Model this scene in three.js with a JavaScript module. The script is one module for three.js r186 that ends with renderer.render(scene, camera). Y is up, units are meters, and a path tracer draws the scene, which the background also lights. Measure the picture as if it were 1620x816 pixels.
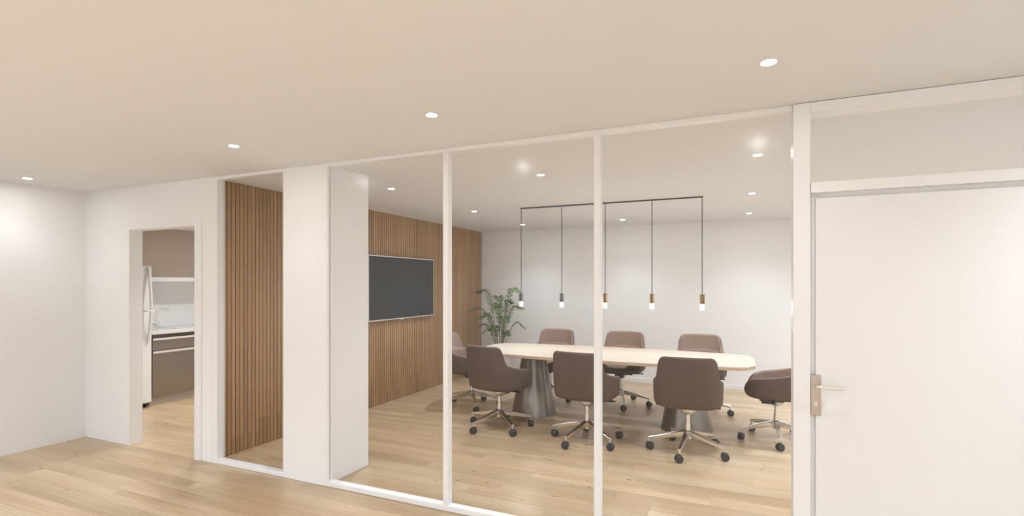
import * as THREE from 'three';
import { RoundedBoxGeometry } from 'three/addons/geometries/RoundedBoxGeometry.js';
import { mergeGeometries, mergeVertices, toCreasedNormals } from 'three/addons/utils/BufferGeometryUtils.js';
import { ImprovedNoise } from 'three/addons/math/ImprovedNoise.js';
import { RectAreaLightUniformsLib } from 'three/addons/lights/RectAreaLightUniformsLib.js';

// ---------------------------------------------------------------- camera, exposure
RectAreaLightUniformsLib.init();
const scene = new THREE.Scene();
scene.background = new THREE.Color(0x000000);
const EYE = 1.55, FOCAL = 811, YAW = THREE.MathUtils.degToRad(23.85);
const camera = new THREE.PerspectiveCamera(2 * Math.atan(408 / FOCAL) * 180 / Math.PI, 1620 / 816, 0.05, 60);
camera.position.set(0, EYE, 0);
camera.rotation.set(0, YAW, 0);
camera.setViewOffset(1620, 816, 0, -41, 1620, 816);      // lens shifted, verticals stay upright
scene.add(camera);
const renderer = new THREE.WebGLRenderer({ antialias: true });
renderer.toneMapping = THREE.LinearToneMapping;
renderer.toneMappingExposure = 0.322;
renderer.shadowMap.enabled = true;
const LAMP_COLOR = new THREE.Color(0.91, 1.0, 1.145);
const LAMP_HALL = 2.2, LAMP_HALL_FILL = 14.2, LAMP_ROOM = 15, LAMP_ROOM_BACK = 9, LAMP_ROOM_FILL = 16.5, LAMP_KITCHEN_UNSEEN = 23, LAMP_PENDANT = 1.25;  // hall rear and room side powers drive added fill lamps

// ---------------------------------------------------------------- dimensions (metres)
const CEIL = 2.475;
const ZF = -3.016;                // hall face of the partition wall
const ZI = -3.072;                // inner face of the glazing frames
const ZW = -3.136;                // back face of the solid wall beside the doorway
const ZB = -8.195;                // conference room back wall
const XL = -6.07;                 // hall left wall
const XS = -4.207;                // face of the slats
const XR = 3.2, ZHALL = 2.3;      // right wall of both rooms, hall wall behind the viewer

// ---------------------------------------------------------------- helpers
let seed = 20240611;
const rnd = () => { seed = (seed * 1664525 + 1013904223) >>> 0; return seed / 4294967296; };
const rr = (a, b) => a + (b - a) * rnd();
const noise = new ImprovedNoise();
const taken = new Map();
function numbered(name) {
  const n = taken.get(name) || 0; taken.set(name, n + 1);
  return n ? name + '_' + String(n).padStart(3, '0') : name;
}
function shade(o) { o.castShadow = true; o.receiveShadow = true; return o; }
function obj(name, geo, mat, parent) {
  const m = shade(new THREE.Mesh(geo, mat)); m.name = parent ? name : numbered(name);
  (parent || scene).add(m); return m;
}
function tag(o, label, category, group, kind) {
  o.userData.label = label; if (category) o.userData.category = category;
  if (group) o.userData.group = group; if (kind) o.userData.kind = kind; return o;
}
function thing(name, label, category, [x, y, z] = [0, 0, 0], turn = 0, group, kind) {
  const o = new THREE.Group(); o.name = numbered(name); scene.add(o);
  o.position.set(x, y, z); o.rotation.y = turn; return tag(o, label, category, group, kind);
}
function boxUV(g) {           // uv in metres by dominant axis
  const p = g.attributes.position, n = g.attributes.normal, uv = new Float32Array(p.count * 2);
  for (let i = 0; i < p.count; i++) {
    const ax = Math.abs(n.getX(i)), ay = Math.abs(n.getY(i)), az = Math.abs(n.getZ(i));
    if (ay >= ax && ay >= az) { uv[2 * i] = p.getX(i); uv[2 * i + 1] = p.getZ(i); }
    else if (ax >= az) { uv[2 * i] = p.getZ(i); uv[2 * i + 1] = p.getY(i); }
    else { uv[2 * i] = p.getX(i); uv[2 * i + 1] = p.getY(i); }
  }
  g.setAttribute('uv', new THREE.BufferAttribute(uv, 2)); return g;
}
function bx(x0, x1, y0, y1, z0, z1) {
  const a = Math.min(x0, x1), b = Math.max(x0, x1), c = Math.min(y0, y1), d = Math.max(y0, y1), e = Math.min(z0, z1), f = Math.max(z0, z1);
  const g = new THREE.BoxGeometry(b - a, d - c, f - e); g.translate((a + b) / 2, (c + d) / 2, (e + f) / 2); return boxUV(g);
}
function rbx(x0, x1, y0, y1, z0, z1, r = 0.003, seg = 2) {
  const a = Math.min(x0, x1), b = Math.max(x0, x1), c = Math.min(y0, y1), d = Math.max(y0, y1), e = Math.min(z0, z1), f = Math.max(z0, z1);
  const g = new RoundedBoxGeometry(b - a, d - c, f - e, seg, Math.min(r, (b - a) / 2.1, (d - c) / 2.1, (f - e) / 2.1));
  g.translate((a + b) / 2, (c + d) / 2, (e + f) / 2); return boxUV(g);
}
function cyl(r0, r1, y0, y1, x = 0, z = 0, seg = 32) {
  const g = new THREE.CylinderGeometry(r1, r0, y1 - y0, seg); g.translate(x, (y0 + y1) / 2, z); return g;
}
function lathe(pts, seg = 40) { return new THREE.LatheGeometry(pts.map(p => new THREE.Vector2(p[0], p[1])), seg); }
function tube(pts, r, seg = 24, rs = 10) {
  return new THREE.TubeGeometry(new THREE.CatmullRomCurve3(pts.map(p => new THREE.Vector3(...p))), seg, r, rs, false);
}
const merge = list => mergeGeometries(list.map(g => g.index ? g.toNonIndexed() : g).map(g => {
  const h = new THREE.BufferGeometry();
  for (const k of ['position', 'normal', 'uv']) if (g.attributes[k]) h.setAttribute(k, g.attributes[k]);
  return h;
}));
function loft(rings, capped = true) {      // rings: arrays of [x,y,z], same length, closed around
  const n = rings[0].length, pos = [], idx = [];
  rings.forEach(r => r.forEach(p => pos.push(...p)));
  for (let i = 0; i + 1 < rings.length; i++) for (let j = 0; j < n; j++) {
    const a = i * n + j, b = i * n + (j + 1) % n, c = a + n, d = b + n; idx.push(a, b, c, b, d, c);
  }
  if (capped) for (const i of [0, rings.length - 1]) {
    const c = pos.length / 3, r = rings[i]; pos.push(...[0, 1, 2].map(k => r.reduce((s, p) => s + p[k], 0) / n));
    for (let j = 0; j < n; j++) i ? idx.push(i * n + j, i * n + (j + 1) % n, c) : idx.push(i * n + (j + 1) % n, i * n + j, c);
  }
  const g = new THREE.BufferGeometry(); g.setAttribute('position', new THREE.Float32BufferAttribute(pos, 3)); g.setIndex(idx);
  g.setAttribute('uv', new THREE.Float32BufferAttribute(new Float32Array(pos.length / 3 * 2), 2));
  return toCreasedNormals(g, 0.7);
}
function tex(w, h, fn, srgb) {
  const d = new Uint8Array(w * h * 4);
  for (let y = 0; y < h; y++) for (let x = 0; x < w; x++) {
    const c = fn(x / w, y / h), i = (y * w + x) * 4;
    d[i] = c[0] * 255; d[i + 1] = c[1] * 255; d[i + 2] = c[2] * 255; d[i + 3] = 255;
  }
  const t = new THREE.DataTexture(d, w, h); t.wrapS = t.wrapT = THREE.RepeatWrapping;
  t.magFilter = THREE.LinearFilter; t.minFilter = THREE.LinearMipmapLinearFilter; t.generateMipmaps = true;
  if (srgb) t.colorSpace = THREE.SRGBColorSpace; t.needsUpdate = true; return t;
}
const cl = (v, a = 0, b = 1) => Math.min(b, Math.max(a, v));
const sstep = (a, b, x) => { const t = cl((x - a) / (b - a)); return t * t * (3 - 2 * t); };
const mixc = (a, b, t) => a.map((v, i) => v + (b[i] - v) * t);

// ---------------------------------------------------------------- textures
// oak: u runs along the plank (texture covers 4 m x 1.32 m), v across it
const knots = []; for (let i = 0; i < 26; i++) knots.push([rnd(), rnd(), rr(0.006, 0.016), rr(0.3, 0.9)]);
function oakField(u, v) {
  const X = u * 4, Y = v * 1.32;
  let w = noise.noise(X * 0.55, Y * 3.1, 3.3) * 0.05 + noise.noise(X * 1.9, Y * 9, 8.1) * 0.010;
  for (const [ku, kv, r] of knots) {
    const dx = (u - ku) * 4 / 3.2, dy = (v - kv) * 1.32, d2 = (dx * dx + dy * dy) / (r * r * 7);
    if (d2 < 6) w += (dy > 0 ? 1 : -1) * r * 0.8 * Math.exp(-d2);
  }
  const ring = (Y + w) * 46 + noise.noise(X * 0.35, Y * 2.1, 1.7) * 7;
  const f = ring - Math.floor(ring);
  const grain = Math.pow(f, 2.6);
  const fine = noise.noise(X * 1.7, Y * 95, 5.5) * 0.6 + noise.noise(X * 4, Y * 190, 2.5) * 0.4;
  const broad = noise.noise(X * 0.8, Y * 5.5, 9.9);
  let knot = 0;
  for (const [ku, kv, r, s] of knots) {
    const dx = (u - ku) * 4 / 2.1, dy = (v - kv) * 1.32, d = Math.sqrt(dx * dx + dy * dy) / r;
    if (d < 2) knot = Math.max(knot, s * (1 - sstep(0.25, 1.2, d)));
  }
  return { grain, fine, broad, knot };
}
const oakMap = tex(2048, 1024, (u, v) => {
  const o = oakField(u, v);
  let c = mixc([0.914, 0.831, 0.706], [0.742, 0.622, 0.47], cl(0.26 + o.grain * 0.42 + o.broad * 0.55 + o.fine * 0.42));
  return mixc(c, [0.40, 0.28, 0.18], o.knot * 0.8).map(k => cl(k));
}, true);
const oakBump = tex(1024, 512, (u, v) => { const o = oakField(u, v); const k = cl(0.6 - o.grain * 0.2 + o.fine * 0.35 - o.knot * 0.2); return [k, k, k]; });
for (const t of [oakMap, oakBump]) t.repeat.set(1 / 4, 1 / 1.32);
// walnut-toned veneer for the slats: v along the slat (2.6 m), u across
const slatMap = tex(512, 1024, (u, v) => {
  const X = u * 0.5, Y = v * 2.6;
  const w = noise.noise(Y * 0.9, X * 16, 4.2) * 0.012;
  const ring = (X + w) * 140; const f = ring - Math.floor(ring);
  const fine = noise.noise(Y * 5, X * 500, 7.7);
  const broad = noise.noise(Y * 0.6, X * 22, 1.1);
  return mixc([0.80, 0.62, 0.46], [0.585, 0.425, 0.30], cl(0.45 + 0.3 * (f - 0.5) + broad * 0.5 + fine * 0.4)).map(k => cl(k));
}, true);
slatMap.repeat.set(1 / 0.5, 1 / 2.6);
const plasterBump = tex(512, 512, (u, v) => {
  const k = cl(0.5 + 0.25 * noise.noise(u * 64, v * 64, 0.5) + 0.25 * noise.noise(u * 160, v * 160, 3.5)); return [k, k, k];
});
const weave = tex(256, 256, (u, v) => {
  const k = cl(0.5 + 0.22 * Math.sin(u * Math.PI * 2 * 64) * Math.sin(v * Math.PI * 2 * 64) + 0.3 * noise.noise(u * 90, v * 90, 2)); return [k, k, k];
});
weave.repeat.set(6, 6);
const brushed = tex(256, 256, (u, v) => { const k = cl(0.5 + 0.4 * noise.noise(u * 6, v * 120, 4.4)); return [k, k, k]; });

// ---------------------------------------------------------------- materials
const std = o => new THREE.MeshStandardMaterial(o);
const phy = o => new THREE.MeshPhysicalMaterial(o);
const lin = (r, g, b) => new THREE.Color().setRGB(r, g, b);
const M = {};
M.wall = std({ name: 'white_paint', color: lin(0.885, 0.89, 0.895), roughness: 0.85, bumpMap: plasterBump, bumpScale: 0.0004 });
M.ceiling = std({ name: 'ceiling_paint', color: lin(0.805, 0.81, 0.82), roughness: 0.95 });
M.frame = std({ name: 'white_lacquer', color: lin(0.88, 0.885, 0.89), roughness: 0.38 });
M.door = std({ name: 'door_lacquer', color: lin(0.845, 0.845, 0.845), roughness: 0.45 });
M.glass = std({ name: 'glass_coating', color: lin(1, 1, 1), metalness: 1, roughness: 0.21, transparent: true, opacity: 0.03 });
M.glassIn = phy({ name: 'clear_glass_inner', color: lin(1, 1, 1), roughness: 0, transmission: 1, thickness: 0, ior: 1.5, specularIntensity: 0 });
M.pane = [M.glassIn, M.glassIn, M.glassIn, M.glassIn, M.glass, M.glassIn];   // satin coating on the hall face only
M.oak = [];
for (const [r, g, b] of [[0.68, 0.665, 0.65], [0.73, 0.715, 0.695], [0.78, 0.76, 0.735], [0.75, 0.715, 0.67], [0.80, 0.775, 0.74], [0.70, 0.675, 0.64], [0.77, 0.74, 0.70]])
  M.oak.push(std({ name: 'oak_plank', map: oakMap, color: lin(r, g, b), roughness: 0.31, bumpMap: oakBump, bumpScale: 0.0005 }));
M.subfloor = std({ name: 'joint_filler', color: lin(0.22, 0.16, 0.10), roughness: 0.9 });
M.slat = [];
for (const k of [0.90, 0.94, 0.98, 1.02]) M.slat.push(std({ name: 'slat_veneer', map: slatMap, color: lin(0.90 * k, 0.98 * k, 0.93 * k), roughness: 0.5 }));
M.felt = std({ name: 'dark_felt', color: lin(0.015, 0.012, 0.010), roughness: 1 });
M.fabricShaded = phy({ name: 'taupe_upholstery_shaded', color: lin(0.094, 0.058, 0.040), roughness: 0.75, sheen: 0.15, sheenRoughness: 0.5, sheenColor: lin(0.5, 0.42, 0.36), bumpMap: weave, bumpScale: 0.0002 });  // outer fabric, tone darkened for chair backs standing in shade
M.fabricInLit = phy({ name: 'taupe_cushion_lit', color: lin(0.29, 0.20, 0.157), roughness: 0.8, sheen: 0.2, sheenRoughness: 0.5, sheenColor: lin(0.5, 0.42, 0.36), bumpMap: weave, bumpScale: 0.0002 });  // lighter inner upholstery, raised further for the light on the seat side
M.chrome = std({ name: 'polished_aluminium', color: lin(0.88, 0.87, 0.86), metalness: 1, roughness: 0.22 });
M.nickel = std({ name: 'brushed_nickel', color: lin(0.46, 0.40, 0.345), metalness: 1, roughness: 0.32, bumpMap: brushed, bumpScale: 0.0001 });
M.black = std({ name: 'black_plastic', color: lin(0.018, 0.018, 0.019), roughness: 0.45 });
M.caster = std({ name: 'charcoal_rubber', color: lin(0.032, 0.034, 0.038), roughness: 0.5 });
M.tableTop = std({ name: 'birch_laminate', color: lin(0.60, 0.525, 0.435), roughness: 0.42 });
M.tableEdge = std({ name: 'birch_edge', color: lin(0.58, 0.43, 0.28), roughness: 0.5 });
M.coneMetal = std({ name: 'satin_dark_metal', color: lin(0.25, 0.23, 0.21), metalness: 0.9, roughness: 0.28 });
M.screen = phy({ name: 'screen_glass', color: lin(0.028, 0.027, 0.026), roughness: 0.3, specularIntensity: 0.7 });
M.silver = std({ name: 'silver_bezel', color: lin(0.72, 0.71, 0.69), metalness: 0.7, roughness: 0.35 });
M.cable = std({ name: 'grey_cable', color: lin(0.09, 0.085, 0.08), roughness: 0.6 });
M.gunmetal = std({ name: 'grey_cap', color: lin(0.14, 0.135, 0.13), metalness: 0.6, roughness: 0.45 });
M.brass = std({ name: 'brass_cap', color: lin(0.25, 0.17, 0.085), metalness: 0.8, roughness: 0.38 });
M.bulb = std({ name: 'frosted_bulb', color: lin(0.9, 0.9, 0.88), roughness: 0.5, emissive: lin(1, 0.97, 0.92), emissiveIntensity: 3 });
M.lens = std({ name: 'downlight_lens', color: lin(0.9, 0.9, 0.9), roughness: 0.5, emissive: lin(1, 0.98, 0.95), emissiveIntensity: 800 });
M.leaf = phy({ name: 'palm_leaf', color: lin(0.075, 0.135, 0.022), roughness: 0.6, transmission: 0.2, thickness: 0, side: THREE.DoubleSide });
M.leafB = phy({ name: 'palm_leaf_pale', color: lin(0.14, 0.22, 0.05), roughness: 0.6, transmission: 0.2, thickness: 0, side: THREE.DoubleSide });
M.stem = std({ name: 'palm_stem', color: lin(0.16, 0.17, 0.06), roughness: 0.7 });
M.pot = std({ name: 'planter_glaze', color: lin(0.62, 0.60, 0.57), roughness: 0.5 });
M.soil = std({ name: 'potting_soil', color: lin(0.03, 0.02, 0.012), roughness: 1 });
M.taupe = std({ name: 'taupe_lacquer', color: lin(0.54, 0.46, 0.41), roughness: 0.5 });
M.steel = std({ name: 'bronze_steel_front', color: lin(0.27, 0.235, 0.205), metalness: 0.85, roughness: 0.26, bumpMap: brushed, bumpScale: 0.0001 });
M.counter = phy({ name: 'pale_countertop', color: lin(0.70, 0.71, 0.69), roughness: 0.15, clearcoat: 0.5 });
M.fridge = std({ name: 'fridge_enamel', color: lin(0.82, 0.81, 0.79), roughness: 0.3 });
M.toe = std({ name: 'toe_kick', color: lin(0.16, 0.13, 0.11), roughness: 0.6 });

// ---------------------------------------------------------------- floor: oak planks running along x
{
  const floor = thing('floor', 'light oak plank floor running through hall, meeting room and kitchen', 'floor', [0, 0, 0], 0, null, 'structure');
  obj('subfloor', bx(-7.6, XR + 0.15, -0.12, -0.012, ZHALL + 0.15, ZB - 0.15), M.subfloor, floor);
  const W = 0.165, planks = [];
  const project = (x, z) => {
    const c = Math.cos(YAW), s = Math.sin(YAW), cx = x * c - z * s, cz = -(x * s + z * c);
    return cz > 0.3 ? [810 + FOCAL * cx / cz, 449 + FOCAL * EYE / cz, cz] : null;
  };
  for (let k = -35; k < 32; k++) {
    const z0 = -2.68 + k * W, z1 = z0 + W;
    if (z1 < ZB - 0.1 || z0 > ZHALL + 0.1) continue;
    let x = -7.6 - rr(0, 1.5);
    while (x < XR + 0.12) {
      const L = [1.1, 1.35, 1.6, 1.85][Math.floor(rnd() * 4)];
      const a = Math.max(x, -7.6), b = Math.min(x + L, XR + 0.12);
      if (b - a > 0.02) {
        let seen = 0;
        for (let t = 0; t <= 4; t++) {
          const p = project(a + (b - a) * t / 4, (z0 + z1) / 2);
          if (p && p[0] > -20 && p[0] < 1270 && p[1] < 830) seen = Math.max(seen, 1 / p[2]);
        }
        if (a < XS - 0.2 && z1 < -5.2) seen = 0;
        planks.push({ a, b, z0, z1, seen, tone: Math.floor(rnd() * M.oak.length), ou: rr(0, 4), ov: rr(0, 1.32) });
      }
      x += L;
    }
  }
  const plankGeo = p => {
    const g = bx(p.a + 0.0005, p.b - 0.0005, -0.012, 0, p.z0 + 0.0005, p.z1 - 0.0005), q = g.attributes.position, uv = g.attributes.uv;
    for (let i = 0; i < q.count; i++) uv.setXY(i, q.getX(i) - p.a + p.ou, q.getZ(i) - p.z0 + p.ov + q.getY(i));
    return g;
  };
  planks.sort((p, q) => q.seen - p.seen);
  planks.forEach((p, i) => { if (i < 290 && p.seen > 0) { obj('plank', plankGeo(p), M.oak[p.tone], floor); p.done = true; } });
  const rest = planks.filter(p => !p.done);
  M.oak.forEach((m, t) => {
    const list = rest.filter(p => p.tone === t).map(plankGeo);
    if (list.length) { const o = obj('plank_field', merge(list), m, floor); o.userData.kind = 'stuff'; }
  });
}

// ---------------------------------------------------------------- shell
const struct = (name, geo, mat, label) => tag(obj(name, geo, mat), label, 'structure', null, 'structure');
tag(struct('ceiling', bx(XL - 0.15, XR + 0.15, CEIL, CEIL + 0.15, ZHALL + 0.15, ZB - 0.15), M.ceiling, 'flat cream ceiling over the hall and the meeting room'), 'flat cream ceiling over the hall and the meeting room', 'ceiling');
tag(struct('wall_left', bx(XL - 0.15, XL, 0, CEIL, ZF, ZHALL + 0.15), M.wall, ''), 'plain white hall wall at the far left', 'wall');
tag(struct('wall_right', bx(XR, XR + 0.15, 0, CEIL, ZHALL + 0.15, ZB - 0.15), M.wall, ''), 'white wall closing hall and meeting room on the right', 'wall');
tag(struct('wall_hall_rear', bx(XL, XR, 0, CEIL, ZHALL, ZHALL + 0.15), M.wall, ''), 'white hall wall behind the viewer', 'wall');
tag(struct('wall_back', bx(-4.33, XR, 0, CEIL, ZB, ZB - 0.15), M.wall, ''), 'white back wall of the meeting room behind the pendants', 'wall');
tag(struct('baseboard_back', rbx(XS, XR, 0, 0.07, ZB + 0.012, ZB, 0.003), M.frame, ''), 'low white baseboard along the meeting room back wall', 'baseboard');
// wall with the kitchen doorway
const DX0 = -5.352, DX1 = -4.397, DTOP = 2.068, XE = -4.178;
tag(struct('wall_front', merge([
  bx(-7.6, DX0, 0, CEIL, ZF, ZW), bx(DX0, DX1, DTOP, CEIL, ZF, ZW), bx(DX1, XE, 0, CEIL, ZF, ZW)]), M.wall, ''), 'white wall with the open doorway to the kitchen', 'wall');
{
  const o = thing('trim_1', 'thin white casing around the kitchen doorway', 'casing', [0, 0, 0], 0, null, 'structure');
  obj('jamb_casing', rbx(DX1, DX1 + 0.086, 0, DTOP + 0.051, ZF + 0.010, ZF, 0.002), M.frame, o);
  obj('head_casing', rbx(DX0, DX1, DTOP, DTOP + 0.051, ZF + 0.004, ZF, 0.001), M.wall, o);
}
// pillar between the two glazed panels
tag(struct('wall_pillar', rbx(-3.342, -2.9, 0, CEIL, ZF, -3.518, 0.003), M.wall, ''), 'square white pillar between narrow and wide glazing', 'pillar');
// solid wall right of the door
tag(struct('wall_front_right', bx(1.335, XR, 0, CEIL, ZF, ZW), M.wall, ''), 'white wall beyond the hinge side of the white door', 'wall');

// slatted wall between kitchen and meeting room
{
  const o = thing('wall_slatted', 'brown wooden slat wall with dark gaps, carrying the television', 'wall', [0, 0, 0], 0, null, 'structure');
  obj('core', bx(-4.34, XS - 0.024, 0, CEIL, ZW, ZB), M.wall, o);
  obj('backing', bx(XS - 0.024, XS - 0.018, 0, CEIL, ZW, ZB), M.felt, o);
  const P = 0.0422, n = Math.floor((ZW - ZB) / P);
  const proto = []; for (let v = 0; v < 6; v++) {
    const g = rbx(-0.018, 0, 0, CEIL, 0, -0.0350, 0.0012, 1), q = g.attributes.position, uv = g.attributes.uv, ou = rnd(), ov = rr(0, 2.6);
    for (let i = 0; i < q.count; i++) uv.setXY(i, -q.getZ(i) + q.getX(i) + ou, q.getY(i) + ov);
    proto.push(g);
  }
  for (let i = 0; i < n; i++) {
    const s = obj('slat', proto[Math.floor(rnd() * 6)], M.slat[Math.floor(rnd() * 4)], o);
    s.position.set(XS, 0, ZW - 0.006 - i * P);
  }
}

// ---------------------------------------------------------------- glazing
const GZ = (ZF + ZI) / 2;
function pane(x0, x1, y0, y1, parent) { return obj('pane', bx(x0, x1, y0, y1, GZ + 0.004, GZ - 0.004), M.pane, parent); }
{
  const o = thing('window_1', 'narrow white framed glass panel beside the kitchen doorway', 'glazing', [0, 0, 0], 0, null, 'structure');
  obj('stile', rbx(XE, -4.116, 0, CEIL, ZF, ZI, 0.003), M.frame, o);
  obj('head_rail', rbx(-4.116, -3.342, 2.449, CEIL, ZF, ZI, 0.003), M.frame, o);
  obj('bottom_rail', rbx(-4.116, -3.342, 0, 0.04, ZF, ZI, 0.004), M.frame, o);
  pane(-4.116, -3.342, 0.04, 2.449, o);
}
{
  const o = thing('window_2', 'wide glass partition in three panes with slim white mullions', 'glazing', [0, 0, 0], 0, null, 'structure');
  obj('stile', rbx(-2.9, -2.878, 0, CEIL, ZF, ZI, 0.003), M.frame, o);
  obj('head_rail', rbx(-2.878, 0.257, 2.449, CEIL, ZF, ZI, 0.003), M.frame, o);
  obj('bottom_rail', rbx(-2.878, 0.257, 0, 0.04, ZF, ZI, 0.004), M.frame, o);
  obj('mullion', rbx(-1.85, -1.810, 0.04, 2.449, ZF + 0.001, ZI, 0.004), M.frame, o);
  obj('mullion', rbx(-0.796, -0.756, 0.04, 2.449, ZF + 0.001, ZI, 0.004), M.frame, o);
  pane(-2.878, -1.85, 0.04, 2.449, o); pane(-1.81, -0.796, 0.04, 2.449, o); pane(-0.756, 0.257, 0.04, 2.449, o);
}
// door with transom light
{
  const o = thing('door_1', 'tall white door with glazed transom and nickel lever handle', 'door', [0, 0, 0], 0, null, 'structure');
  const zd = -2.995, zb = -3.125, R = 1.26;
  obj('post', rbx(0.257, 0.334, 0, 2.473, zd, zb, 0.004), M.frame, o);
  obj('post', rbx(R, R + 0.075, 0, 2.473, zd, zb, 0.004), M.frame, o);
  obj('head_rail', rbx(0.334, R, 2.423, 2.473, zd - 0.001, zb, 0.003), M.frame, o);
  obj('transom_bar', rbx(0.336, R - 0.002, 2.012, 2.066, zd - 0.004, zb, 0.003), M.frame, o);
  obj('transom_pane', bx(0.334, R, 2.066, 2.423, -3.075, -3.083), M.pane, o);
  obj('door_stop', bx(0.334, 0.3575, 0.004, 1.990, -3.028, -3.10), M.frame, o);
  obj('door_stop', bx(0.334, R, 1.987, 2.014, -3.034, -3.10), M.frame, o);
  obj('leaf', rbx(0.358, R - 0.003, 0.006, 1.986, -3.010, -3.055, 0.004), M.door, o);
  const plate = obj('handle_plate', rbx(0.336, 0.381, 0.883, 1.088, -3.003, -3.0105, 0.002), M.nickel, o);
  obj('lever', merge([tube([[0.362, 1.036, -3.004], [0.362, 1.036, -2.975], [0.364, 1.036, -2.957], [0.378, 1.036, -2.951], [0.42, 1.036, -2.951], [0.468, 1.036, -2.951], [0.476, 1.036, -2.955], [0.479, 1.036, -2.968]], 0.0085, 60, 14),
    (() => { const g = new THREE.SphereGeometry(0.0085, 12, 8); g.translate(0.479, 1.036, -2.968); return g; })()]), M.chrome, plate);
  obj('keyhole_ring', (() => { const g = new THREE.CylinderGeometry(0.011, 0.011, 0.003, 20); g.scale(0.6, 1, 1); g.rotateX(Math.PI / 2); g.translate(0.358, 0.945, -3.002); return g; })(), M.chrome, plate);
  obj('keyhole', merge([(() => { const g = new THREE.CylinderGeometry(0.003, 0.003, 0.001, 12); g.rotateX(Math.PI / 2); g.translate(0.358, 0.949, -3.0); return g; })(), bx(0.3565, 0.3595, 0.939, 0.948, -3.0005, -2.9995)]), M.black, plate);
}

// ---------------------------------------------------------------- downlights
function downlight(x, z, power, label, group, y = CEIL) {
  const cone = power === LAMP_HALL_FILL || power === LAMP_ROOM_FILL ? 73 : 61;
  const o = thing('recessed_downlight', label, 'downlight', [x, y, z], 0, group);
  obj('trim_ring', lathe([[0.029, -0.0005], [0.029, -0.004], [0.032, -0.005], [0.038, -0.0035], [0.039, 0.0]], 40), M.frame, o);
  obj('lens', lathe([[0.0, -0.003], [0.029, -0.003], [0.029, -0.0005], [0, -0.0005]], 40), M.lens, o);
  const s = new THREE.SpotLight(LAMP_COLOR, power, 0, THREE.MathUtils.degToRad(cone), 1, 2);
  if (power === LAMP_KITCHEN_UNSEEN) s.color.setRGB(0.98, 0.985, 1.0);
  s.position.set(0, -0.02, 0); s.target.position.set(0, -2, 0); s.castShadow = true; s.shadow.radius = 1.5; o.add(s); o.add(s.target);
  s.name = 'downlight_lamp'; s.target.name = 'downlight_aim';
  return o;
}
for (const [x, where] of [[-5.686, 'hall ceiling nearest the plain left wall'], [-3.09, 'hall ceiling in front of the narrow glass panel'], [-1.534, 'hall ceiling in front of the wide glass partition'], [0.114, 'hall ceiling near the white door, largest of all']])
  downlight(x, -2.385, LAMP_HALL, 'small recessed downlight in ' + where, 'hall downlights');
const fillSpots = [[1.75, -2.385]];  // added fill positions, out of view
for (const z of [-0.1, 0.75, 1.6]) for (const x of [-5.686, -4.4, -3.09, -1.534, 0.114, 1.75, 2.7]) fillSpots.push([x, z]);
for (const [x, z] of fillSpots)
  downlight(x, z, LAMP_HALL_FILL, 'added fill downlight out of view above the viewer', 'added fill downlights above the viewer');  // added wide fill that evens out the hall light
for (const [x, z, where] of [
  [-3.078, -4.07, 'just behind the pillar, near the slat wall'], [-1.534, -4.07, 'seen through the middle glass pane, nearest the glass'], [0.124, -4.07, 'seen beside the white door post, nearest the glass'],
  [-3.078, -5.77, 'above the television side, level with the pendant rail'], [0.124, -5.77, 'beyond the right end of the pendant rail'],
  [-3.078, -7.37, 'above the palm by the back wall'], [-1.52, -7.37, 'by the back wall, behind the middle pendants'], [0.124, -7.37, 'by the back wall, right of the pendants']])
  downlight(x, z, z < -7 ? LAMP_ROOM_BACK : LAMP_ROOM, 'meeting room downlight ' + where, 'meeting room downlights');
for (const z of [-4.07, -5.77, -7.37]) for (const x of [1.75, 2.6]) downlight(x, z, LAMP_ROOM_FILL, 'added fill downlight hidden behind the white door', 'added fill downlights behind the door');  // added fill behind the door, brightens slat wall and back wall

// ---------------------------------------------------------------- pendant lamp
{
  const z = -5.757;
  const o = thing('pendant_lamp', 'linear pendant with five slim drops over the meeting table', 'pendant lamp', [-1.387, CEIL, z]);
  obj('ceiling_rail', rbx(-1.043, 1.043, -0.014, 0, -0.011, 0.011, 0.002), M.cable, o);
  for (let i = 0; i < 5; i++) {
    const x = (i - 2) * 0.518;
    obj('cable', cyl(0.0045, 0.0045, 1.438 - CEIL, -0.013, x, 0, 8), M.cable, o);
    const cap = obj('lamp_cap', lathe([[0, 1.44], [0.022, 1.44], [0.0245, 1.436], [0.0245, 1.338], [0, 1.338]].map(([r, y]) => [r, y - CEIL]), 28), i < 2 ? M.gunmetal : M.brass, o);
    cap.position.x = x; cap.userData.label = i < 2 ? 'dark grey metal cap' : 'brass metal cap';
    const b = obj('bulb', lathe([[0, 1.3385], [0.0225, 1.3385], [0.0225, 1.279], [0.0185, 1.273], [0, 1.272]].map(([r, y]) => [r, y - CEIL]), 24), M.bulb, o);
    b.position.x = x;
    const p = new THREE.PointLight(new THREE.Color(1.0, 0.96, 0.9), LAMP_PENDANT, 0, 2); p.position.set(x, 1.303 - CEIL, 0); p.castShadow = true; p.name = 'pendant_glow'; o.add(p);
  }
}

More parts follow.
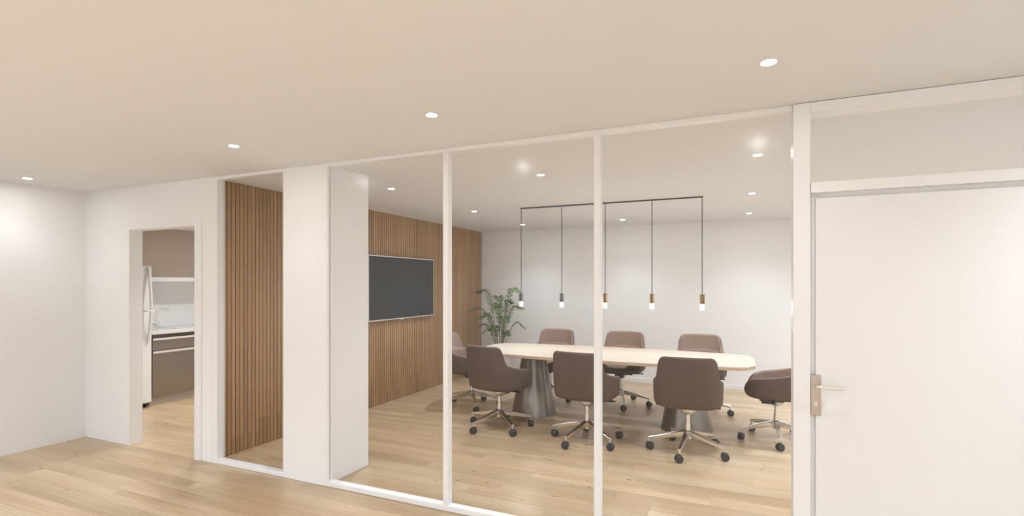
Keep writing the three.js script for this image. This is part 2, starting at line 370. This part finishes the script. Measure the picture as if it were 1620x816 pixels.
// ---------------------------------------------------------------- meeting table
{
  const o = thing('meeting_table', 'long boat-shaped pale meeting table on two dark cone pedestals', 'table', [-1.39, 0, -5.77]);
  const H = 0.763, half = [[1.543, 0], [1.543, 0.2], [1.536, 0.31], [1.47, 0.445], [1.41, 0.478], [1.22, 0.513], [0.9, 0.548], [0.5, 0.576], [0, 0.59]];
  const pts = []; for (const [x, y] of half) pts.push([x, y]);
  for (const [x, y] of half.slice(0, -1).reverse()) pts.push([-x, y]);
  for (const [x, y] of half.slice(1)) pts.push([-x, -y]);
  for (const [x, y] of half.slice(1, -1).reverse()) pts.push([x, -y]);
  const sh = k => { const s = new THREE.Shape(); pts.forEach(([x, y], i) => i ? s.lineTo(x * (1 - k / 1.54), y * (1 - k / 0.59)) : s.moveTo(x * (1 - k / 1.54), y * (1 - k / 0.59))); s.closePath(); return s; };
  const slab = (k, y0, y1, b) => { const g = new THREE.ExtrudeGeometry(sh(k), { depth: y1 - y0 - 2 * b, bevelEnabled: b > 0, bevelThickness: b, bevelSize: b, bevelSegments: 2, curveSegments: 4 }); g.rotateX(-Math.PI / 2); g.translate(0, y0 + b, 0); return g; };
  obj('tabletop', slab(0.002, H - 0.008, H, 0.002), M.tableTop, o);
  obj('edge_band', slab(0.004, H - 0.034, H - 0.008, 0.004), M.tableEdge, o);
  for (const x of [-0.872, 0.882]) {
    const c = obj('pedestal', lathe([[0, 0], [0.266, 0], [0.268, 0.004], [0.264, 0.012], [0.14, H - 0.046], [0.14, H - 0.034], [0, H - 0.034]], 72), M.coneMetal, o); c.position.x = x;
  }
  obj('support_beam', rbx(-0.78, 0.78, H - 0.075, H - 0.034, -0.05, 0.05, 0.004), M.coneMetal, o);
}

// ---------------------------------------------------------------- office chairs
function monotone(table, x) {                                   // smooth interpolation through [x, y] pairs
  if (x <= table[0][0]) return table[0][1];
  for (let i = 0; i + 1 < table.length; i++) if (x <= table[i + 1][0]) {
    const [x0, y0] = table[i], [x1, y1] = table[i + 1], h = x1 - x0, d = (y1 - y0) / h;
    const s = j => { if (j <= 0 || j >= table.length - 1) return 0; const a = (table[j][1] - table[j - 1][1]) / (table[j][0] - table[j - 1][0]), b = (table[j + 1][1] - table[j][1]) / (table[j + 1][0] - table[j][0]); return a * b <= 0 ? 0 : 2 * a * b / (a + b); };
    const t = (x - x0) / h, m0 = s(i), m1 = s(i + 1);
    return y0 * (1 + 2 * t) * (1 - t) * (1 - t) + m0 * h * t * (1 - t) * (1 - t) + y1 * t * t * (3 - 2 * t) + m1 * h * t * t * (t - 1);
  }
  return table[table.length - 1][1];
}
const RIM = [[0, 0.898], [38, 0.896], [44, 0.887], [47.5, 0.872], [50, 0.84], [52, 0.78], [54, 0.731], [58, 0.699], [68, 0.676], [82, 0.657], [98, 0.641], [114, 0.627], [126, 0.611], [136, 0.592], [144, 0.566], [151, 0.532], [157, 0.508], [164, 0.497], [180, 0.494]];
const planR = (a, w = 0.306, d = 0.288, n = 2.9) => Math.pow(Math.pow(Math.abs(Math.sin(a) / w), n) + Math.pow(Math.abs(Math.cos(a) / d), n), -1 / n);
function seatPoint(a, r, y) {                                   // a = 0 at the back (+z); upper back leans rearward
  const lean = 0.17 * Math.max(0, y - 0.5) * Math.pow((1 + Math.cos(a)) / 2, 1.5);
  const flare = 1 - 0.04 * sstep(0.66, 0.885, y) * (1 - Math.abs(Math.cos(a)));
  return [r * Math.sin(a) * flare, y, r * Math.cos(a) + lean];
}
function surface(nu, nv, fn, closedU) {
  const pos = [], uv = [], idx = [];
  for (let i = 0; i <= nu; i++) for (let j = 0; j <= nv; j++) { const p = fn(i / nu, j / nv); pos.push(p[0], p[1], p[2]); uv.push(i / nu, j / nv); }
  for (let i = 0; i < nu; i++) for (let j = 0; j < nv; j++) { const a = i * (nv + 1) + j, b = a + nv + 1; idx.push(a, b, a + 1, b, b + 1, a + 1); }
  const g = new THREE.BufferGeometry(); g.setAttribute('position', new THREE.Float32BufferAttribute(pos, 3)); g.setAttribute('uv', new THREE.Float32BufferAttribute(uv, 2)); g.setIndex(idx);
  g.computeVertexNormals();
  if (closedU) {                                                // join the normals along the seam
    const n = g.attributes.normal; for (let j = 0; j <= nv; j++) { const a = j, b = nu * (nv + 1) + j, v = new THREE.Vector3(n.getX(a) + n.getX(b), n.getY(a) + n.getY(b), n.getZ(a) + n.getZ(b)).normalize(); n.setXYZ(a, v.x, v.y, v.z); n.setXYZ(b, v.x, v.y, v.z); }
  }
  return g;
}
function skin(st) {
  const nv = st.length - 1;
  return surface(192, nv, (u, v) => { const a = (u * 2 - 1) * Math.PI, [r, y] = st[Math.round(v * nv)](a); return seatPoint(a, r, y); }, true);
}
const rimAt = a => monotone(RIM, Math.abs(a) * 180 / Math.PI);
const roll = k => a => { const t = k / 8 * Math.PI; return [planR(a) - 0.021 * (1 - Math.cos(t)), rimAt(a) - 0.022 + 0.022 * Math.sin(t)]; };
function shellGeometry() {                                      // outer skin, from the underside up to the rolled rim
  const st = [];
  for (const [f, y] of [[0.02, 0.416], [0.45, 0.416], [0.70, 0.417], [0.82, 0.421], [0.895, 0.429], [0.945, 0.441], [0.975, 0.457], [0.985, 0.471]]) st.push(a => [planR(a) * f, y]);
  for (let k = 0; k <= 10; k++) st.push(a => { const h = rimAt(a) - 0.022, t = k / 10; return [planR(a) * (0.985 + 0.015 * Math.sin(Math.min(1, t * 1.6) * Math.PI / 2)), 0.484 + Math.max(-0.018, h - 0.484) * t]; });
  for (let k = 1; k <= 3; k++) st.push(roll(k));
  return skin(st);
}
function liningGeometry() {                                     // inner skin, from the rim down to the seat
  const st = [];
  for (let k = 3; k <= 8; k++) st.push(roll(k));
  for (let k = 1; k <= 8; k++) st.push(a => { const h = rimAt(a) - 0.022, t = k / 8; return [planR(a) - 0.042 - 0.018 * t, h + (0.458 - h) * t]; });
  st.push(a => [planR(a) * 0.4, 0.455]); st.push(() => [0.002, 0.455]);
  return skin(st);
}
function seatCushionGeometry() {
  const prof = [[0.01, 0.507], [0.3, 0.506], [0.6, 0.503], [0.8, 0.499], [0.92, 0.492], [0.975, 0.48], [0.995, 0.465], [0.98, 0.452]];
  return surface(96, prof.length - 1, (u, v) => { const a = (u * 2 - 1) * Math.PI, [f, y] = prof[Math.round(v * (prof.length - 1))]; const r = (planR(a) - (Math.cos(a) < -0.2 ? 0.035 : 0.055)) * f; return [r * Math.sin(a), y, r * Math.cos(a)]; }, true);
}
function backCushionGeometry() {                                // lower pad that ends in an arched seam
  return surface(40, 16, (u, v) => {
    const a = (u * 2 - 1) * 0.92, top = 0.725 - 0.03 * Math.pow(Math.abs(u * 2 - 1), 2.2), y = 0.485 + (top - 0.485) * v;
    const edge = Math.min(1, Math.min(u, 1 - u) / 0.12), e2 = Math.min(1, (1 - v) / 0.16), puff = 0.034 * Math.sqrt(1 - (1 - edge) * (1 - edge)) * Math.sqrt(1 - (1 - e2) * (1 - e2));
    return seatPoint(a, planR(a) - 0.05 - puff, y);
  });
}
function legGeometry() {                                        // one arm of the star, along +x
  const rings = [];
  for (let i = 0; i <= 8; i++) {
    const t = i / 8, x = 0.02 + t * 0.335, w = 0.025 - 0.011 * t, yt = 0.198 - 0.078 * Math.pow(t, 1.05), hgt = 0.060 - 0.037 * t, c = 0.004;
    rings.push([[x, yt, -w + c], [x, yt, w - c], [x, yt - c, w], [x, yt - hgt + c, w * 0.75], [x, yt - hgt, w * 0.75 - c], [x, yt - hgt, -w * 0.75 + c], [x, yt - hgt + c, -w * 0.75], [x, yt - c, -w]]);
  }
  return merge([loft(rings), cyl(0.0075, 0.0075, 0.055, 0.108, 0.345, 0, 12)]);
}
function casterGeometry() {
  const parts = [];
  for (const s of [-1, 1]) {
    const w = lathe([[0, -0.012], [0.026, -0.012], [0.033, -0.008], [0.0355, 0], [0.033, 0.008], [0.027, 0.012], [0.012, 0.0135], [0, 0.0135]], 26); w.rotateX(Math.PI / 2); w.translate(0.008, 0.0355, s * 0.0165); parts.push(w);
  }
  const hood = new THREE.CylinderGeometry(0.031, 0.031, 0.014, 22, 1, false); hood.rotateX(Math.PI / 2); hood.translate(0.005, 0.039, 0); parts.push(hood);
  parts.push(cyl(0.012, 0.012, 0.055, 0.074, 0, 0, 12));
  return merge(parts);
}
const G = { shell: shellGeometry(), lining: liningGeometry(), seat: seatCushionGeometry(), back: backCushionGeometry(), leg: legGeometry(), caster: casterGeometry() };
function makeChair() {
  const o = new THREE.Group();
  obj('shell', G.shell, M.fabricShaded, o).position.y = 0.016;
  obj('inner_lining', G.lining, M.fabricInLit, o).position.y = 0.016;
  obj('seat_cushion', G.seat, M.fabricInLit, o).position.y = 0.016;
  obj('back_cushion', G.back, M.fabricInLit, o).position.y = 0.016;
  obj('seat_mount', lathe([[0, 0.345], [0.036, 0.345], [0.05, 0.355], [0.082, 0.384], [0.088, 0.410], [0.088, 0.433], [0, 0.433]], 36), M.chrome, o);
  obj('tilt_mechanism', merge([rbx(-0.17, 0.17, 0.408, 0.433, -0.14, 0.07, 0.006), rbx(-0.055, 0.055, 0.36, 0.40, -0.13, -0.03, 0.008)]), M.black, o);
  for (const k of [-1, 1]) obj('tilt_lever', merge([tube([[k * 0.09, 0.412, -0.01], [k * 0.16, 0.408, -0.012], [k * 0.24, 0.414, -0.015]], 0.0075, 12, 8), rbx(k * 0.19, k * 0.285, 0.409, 0.421, -0.035, 0.004, 0.005)]), M.black, o);
  obj('gas_column', merge([cyl(0.0185, 0.0185, 0.20, 0.35, 0, 0, 24), cyl(0.0245, 0.0245, 0.13, 0.262, 0, 0, 24)]), M.chrome, o);
  const base = obj('star_base', lathe([[0, 0.118], [0.03, 0.118], [0.036, 0.126], [0.037, 0.19], [0.031, 0.202], [0, 0.202]], 32), M.chrome, o);
  for (let k = 0; k < 5; k++) {
    const a = k * Math.PI * 2 / 5, l = obj('leg', G.leg, M.chrome, base); l.rotation.y = a;
    const c = obj('caster', G.caster, M.caster, base); c.position.set(0.345 * Math.cos(a), 0, -0.345 * Math.sin(a)); c.rotation.y = k * 2.4 + 0.6;
  }
  return o;
}
const chairProto = makeChair();
const deg = THREE.MathUtils.degToRad;
for (const [x, z, turn, star, label] of [
  [-2.365, -5.01, -14, 42, 'taupe swivel chair with its back turned, left of the three on the near side'],
  [-1.373, -4.94, -6, 37, 'taupe swivel chair with its back turned, partly behind the second slim mullion'],
  [-0.431, -5.00, 4, 24, 'taupe swivel chair with its back squarely turned, right of the three on the near side'],
  [-2.345, -6.60, 178, 30, 'taupe swivel chair facing the glass across the table, nearest the palm'],
  [-1.385, -6.60, 180, 0, 'taupe swivel chair facing the glass, middle of the far row'],
  [-0.43, -6.60, 183, 12, 'taupe swivel chair facing the glass, far row at the right'],
  [-3.10, -5.75, -78, 54, 'taupe swivel chair at the table end before the slat wall'],
  [0.341, -5.71, 84, 15, 'taupe swivel chair at the right table end, half hidden by the door post']]) {
  const c = chairProto.clone(); c.name = numbered('office_chair'); scene.add(c);
  c.position.set(x, 0, z); c.rotation.y = deg(turn); tag(c, label, 'chair', 'office chairs around the meeting table');
  const base = c.children.find(k => k.name === 'star_base'); base.rotation.y = -deg(star) - deg(turn);
}

// ---------------------------------------------------------------- television
{
  const o = thing('television', 'large dark wall-mounted television with thin silver bezel', 'television', [XS + 0.004, 1.497, -5.766], 0);
  const hw = 0.7325, hh = 0.4125, d = 0.055;
  obj('housing', rbx(0.02, d, -hh, hh, -hw, hw, 0.006), M.black, o);
  obj('bezel', merge([rbx(d - 0.02, d + 0.004, hh - 0.013, hh + 0.002, -hw - 0.002, hw + 0.002, 0.002), rbx(d - 0.02, d + 0.004, -hh - 0.002, -hh + 0.013, -hw - 0.002, hw + 0.002, 0.002), rbx(d - 0.02, d + 0.003, -hh, hh, -hw - 0.001, -hw + 0.007, 0.002), rbx(d - 0.02, d + 0.003, -hh, hh, hw - 0.007, hw + 0.001, 0.002)]), M.silver, o);
  obj('screen', bx(d - 0.001, d + 0.0015, -hh + 0.012, hh - 0.012, -hw + 0.006, hw - 0.006), M.screen, o);
  obj('logo_tab', rbx(d - 0.01, d + 0.004, -hh - 0.014, -hh - 0.001, 0.01, 0.08, 0.002), M.silver, o);
  obj('wall_bracket', rbx(0.0, 0.022, -0.2, 0.2, -0.3, 0.3, 0.004), M.black, o);
}

// ---------------------------------------------------------------- palm
{
  const o = thing('potted_palm', 'green feathery palm in the corner by the slat wall', 'plant', [-3.60, 0, -7.66]);
  obj('pot', lathe([[0, 0], [0.13, 0], [0.14, 0.01], [0.17, 0.36], [0.172, 0.385], [0.158, 0.385], [0.154, 0.34], [0, 0.34]], 48), M.pot, o);
  obj('soil', lathe([[0, 0.366], [0.08, 0.362], [0.1555, 0.355], [0.1545, 0.342], [0, 0.341]], 32), M.soil, o);
  const frond = (az, reach, top, droop, n, len, mat, startR, curl) => {
    const b = new THREE.Vector3(Math.cos(az), 0, Math.sin(az)), side = new THREE.Vector3(-Math.sin(az), 0, Math.cos(az));
    const p0 = b.clone().multiplyScalar(startR).setY(0.35);
    const p1 = b.clone().multiplyScalar(startR + reach * 0.22).setY(0.35 + (top - 0.35) * 0.6);
    const p2 = b.clone().multiplyScalar(startR + reach * 0.55).setY(top);
    const p3 = b.clone().multiplyScalar(startR + reach).setY(top - droop);
    const curve = new THREE.CatmullRomCurve3([p0, p1, p2, p3]);
    const list = [new THREE.TubeGeometry(curve, 22, 0.005, 6, false)];
    const pos = [], nor = [], uv = [];
    for (let i = 0; i < n; i++) {
      const t = 0.36 + 0.63 * (i + 0.5) / n, p = curve.getPoint(t), tan = curve.getTangent(t);
      const l = len * Math.sin(Math.PI * (0.12 + 0.8 * Math.pow((i + 0.5) / n, 0.8))) * rr(0.85, 1.1);
      for (const s of [-1, 1]) {
        const dir = side.clone().multiplyScalar(s * 0.8).addScaledVector(tan, 0.62 + curl * rnd()).add(new THREE.Vector3(0, rr(-0.15, 0.22), 0)).normalize();
        const w = tan.clone().cross(dir).cross(dir).normalize().multiplyScalar(0.0088);
        const tip = p.clone().addScaledVector(dir, l).add(new THREE.Vector3(0, -0.32 * l, 0)), mid = p.clone().addScaledVector(dir, l * 0.5).add(new THREE.Vector3(0, -0.03 * l, 0));
        const q = [p.clone().addScaledVector(w, 0.3), p.clone().addScaledVector(w, -0.3), mid.clone().add(w), mid.clone().sub(w), tip];
        for (const [a, b2, c] of [[0, 1, 2], [1, 3, 2], [2, 3, 4]]) {
          const e = q[b2].clone().sub(q[a]).cross(q[c].clone().sub(q[a])).normalize();
          for (const k of [a, b2, c]) { pos.push(q[k].x, q[k].y, q[k].z); nor.push(e.x, e.y, e.z); uv.push(0, 0); }
        }
      }
    }
    const g = new THREE.BufferGeometry(); g.setAttribute('position', new THREE.Float32BufferAttribute(pos, 3)); g.setAttribute('normal', new THREE.Float32BufferAttribute(nor, 3)); g.setAttribute('uv', new THREE.Float32BufferAttribute(uv, 2));
    const f = obj('frond', g, mat, o); obj('frond_stem', list[0], M.stem, f);
  };
  // azimuth measured from +x towards +z
  frond(deg(192), 0.50, 1.44, 0.04, 30, 0.15, M.leaf, 0.03, 0.1);
  frond(deg(18), 0.42, 1.47, 0.05, 28, 0.15, M.leafB, 0.03, 0.1);
  frond(deg(165), 0.52, 1.14, 0.04, 28, 0.16, M.leaf, 0.03, 0.2);
  frond(deg(10), 0.44, 1.19, 0.04, 26, 0.16, M.leafB, 0.03, 0.2);
  frond(deg(75), 0.20, 1.33, 0.0, 28, 0.16, M.leafB, 0.02, 0.5);
  frond(deg(125), 0.34, 1.06, 0.06, 24, 0.16, M.leaf, 0.04, 0.2);
  frond(deg(50), 0.32, 1.02, 0.06, 24, 0.16, M.leaf, 0.04, 0.2);
  frond(deg(300), 0.24, 1.26, 0.03, 26, 0.16, M.leaf, 0.02, 0.3);
  frond(deg(235), 0.34, 1.20, 0.06, 24, 0.16, M.leafB, 0.03, 0.2);
  frond(deg(95), 0.25, 0.86, 0.05, 20, 0.15, M.leaf, 0.04, 0.3);
  frond(deg(140), 0.25, 0.80, 0.05, 18, 0.14, M.leafB, 0.05, 0.3);
  frond(deg(40), 0.24, 0.78, 0.05, 18, 0.14, M.leaf, 0.05, 0.3);
  frond(deg(345), 0.38, 0.92, 0.10, 20, 0.13, M.leaf, 0.05, 0.1);
  frond(deg(180), 0.38, 0.88, 0.06, 18, 0.13, M.leafB, 0.05, 0.1);
}

// ---------------------------------------------------------------- kitchen behind the doorway
const KC = 2.30, KX = -7.45;
tag(struct('wall_kitchen_left', bx(KX - 0.15, KX, 0, CEIL, ZW, ZB), M.wall, ''), 'pale kitchen wall behind the counter', 'wall');
tag(struct('wall_kitchen_back', bx(KX - 0.15, -4.34, 0, CEIL, ZB, ZB - 0.15), M.wall, ''), 'white far wall of the kitchen', 'wall');
tag(struct('ceiling_kitchen', bx(KX, -4.34, KC, KC + 0.1, ZW, ZB), M.ceiling, ''), 'lowered cream ceiling inside the kitchen', 'ceiling');
for (const [x, z] of [[-6.2, -4.6], [-6.2, -6.2], [-5.2, -4.0], [-5.2, -6.2]]) downlight(x, z, LAMP_KITCHEN_UNSEEN, 'unseen kitchen downlight above the doorway head, placed to light the kitchen', 'unseen kitchen downlights', KC);  // out of view, placed to light the cabinets and kitchen floor
{
  const o = thing('refrigerator', 'tall white refrigerator edge just inside the kitchen doorway', 'refrigerator', [-7.08, 0, -3.76]);
  obj('body', rbx(-0.33, 0.26, 0.05, 1.775, -0.315, 0.315, 0.012, 3), M.fridge, o);
  obj('door_panel', rbx(0.264, 0.325, 0.06, 1.775, -0.312, 0.312, 0.018, 3), M.fridge, o);
  const pts = []; for (let i = 0; i <= 10; i++) { const t = i / 10; pts.push([0.335 + 0.055 * Math.sin(Math.PI * t), 0.83 + 0.93 * t, -0.262]); }
  obj('door_handle', tube(pts, 0.015, 40, 10), M.fridge, o);
  obj('lock_bar', merge([rbx(0.322, 0.345, 1.20, 1.225, -0.19, -0.165, 0.003), tube([[0.345, 1.2125, -0.178], [0.385, 1.2125, -0.215], [0.40, 1.2125, -0.29]], 0.008, 14, 8)]), M.silver, o);
  for (const [x, z] of [[0.24, -0.28], [0.24, 0.28], [-0.28, -0.28], [-0.28, 0.28]]) obj('foot', cyl(0.018, 0.018, 0, 0.055, x, z, 16), M.black, o);
}
{
  const o = thing('base_cabinet', 'bronze steel base cabinet with bright bar pulls under the counter', 'cabinet', [-7.12, 0, -5.0]);
  const z0 = 0.90, z1 = -1.3;
  obj('carcass', bx(-0.32, 0.30, 0.10, 0.905, z0, z1), M.toe, o);
  obj('toe_kick', bx(-0.30, 0.265, 0, 0.10, z0, z1), M.taupe, o);
  for (const [a, b] of [[z0, -0.195], [-0.2, z1]]) {
    const dr = obj('drawer', rbx(0.301, 0.322, 0.70, 0.835, a - 0.003, b, 0.003), M.steel, o);
    obj('bar_pull', rbx(0.318, 0.338, 0.828, 0.858, a - 0.003, b, 0.004), M.chrome, dr);
    const dd = obj('cabinet_door', rbx(0.301, 0.322, 0.105, 0.665, a - 0.003, b, 0.003), M.steel, o);
    obj('bar_pull', rbx(0.318, 0.340, 0.662, 0.694, a - 0.003, b, 0.004), M.chrome, dd);
  }
}
{
  const o = thing('countertop', 'glossy pale kitchen countertop with inset sink', 'countertop', [-7.12, 0.905, -5.0]);
  obj('slab', rbx(-0.33, 0.345, 0, 0.042, -1.3, 0.915, 0.004), M.counter, o);
  obj('sink_rim', merge([rbx(-0.22, 0.2, 0.042, 0.046, 0.02, 0.03, 0.001), rbx(-0.22, 0.2, 0.042, 0.046, 0.50, 0.51, 0.001), rbx(-0.22, -0.21, 0.042, 0.046, 0.03, 0.50, 0.001), rbx(0.19, 0.2, 0.042, 0.046, 0.03, 0.50, 0.001)]), M.silver, o);
}
{
  const o = thing('kitchen_faucet', 'slim chrome kitchen faucet with right-angled spout', 'faucet', [-7.24, 0.947, -4.42]);
  obj('spout', merge([cyl(0.016, 0.014, 0, 0.03, 0, 0, 16), tube([[0, 0.02, 0], [0, 0.12, 0], [0, 0.235, 0], [0, 0.25, -0.008], [0, 0.256, -0.03], [0, 0.256, -0.10], [0.0, 0.254, -0.135], [0, 0.245, -0.148], [0, 0.20, -0.152]], 0.0085, 50, 10)]), M.chrome, o);
  obj('lever', merge([rbx(-0.008, 0.008, 0.07, 0.085, -0.045, 0.0, 0.003)]), M.chrome, o);
}
{
  const o = thing('soap_dispenser', 'small chrome tap stub beside the refrigerator on the counter', 'dispenser', [-6.98, 0.947, -4.235]);
  obj('body', cyl(0.014, 0.012, 0, 0.035, 0, 0, 16), M.chrome, o);
  obj('nozzle', tube([[0, 0.03, 0], [0.0, 0.04, -0.02], [0, 0.036, -0.07]], 0.006, 12, 8), M.chrome, o);
}
{
  const o = thing('wall_cabinet', 'taupe wall cabinet above the kitchen counter on a white shelf', 'cabinet', [-7.25, 1.64, -5.0]);
  obj('body', rbx(-0.2, 0.14, 0, KC - 1.64, 0.915, -1.3, 0.003), M.taupe, o);
  obj('shelf_panel', rbx(-0.2, 0.20, -0.056, 0, 0.915, -1.3, 0.003), M.frame, o);
}

{
  const o = thing('bridge_cabinet', 'taupe cabinet directly above the white refrigerator', 'cabinet', [-7.25, 1.80, -3.6]);
  obj('body', rbx(-0.2, 0.12, 0, KC - 1.80, 0.46, -0.48, 0.003), M.taupe, o);
  obj('door', rbx(0.121, 0.14, 0.003, KC - 1.805, 0.46, -0.48, 0.002), M.taupe, o);
}

renderer.render(scene, camera);
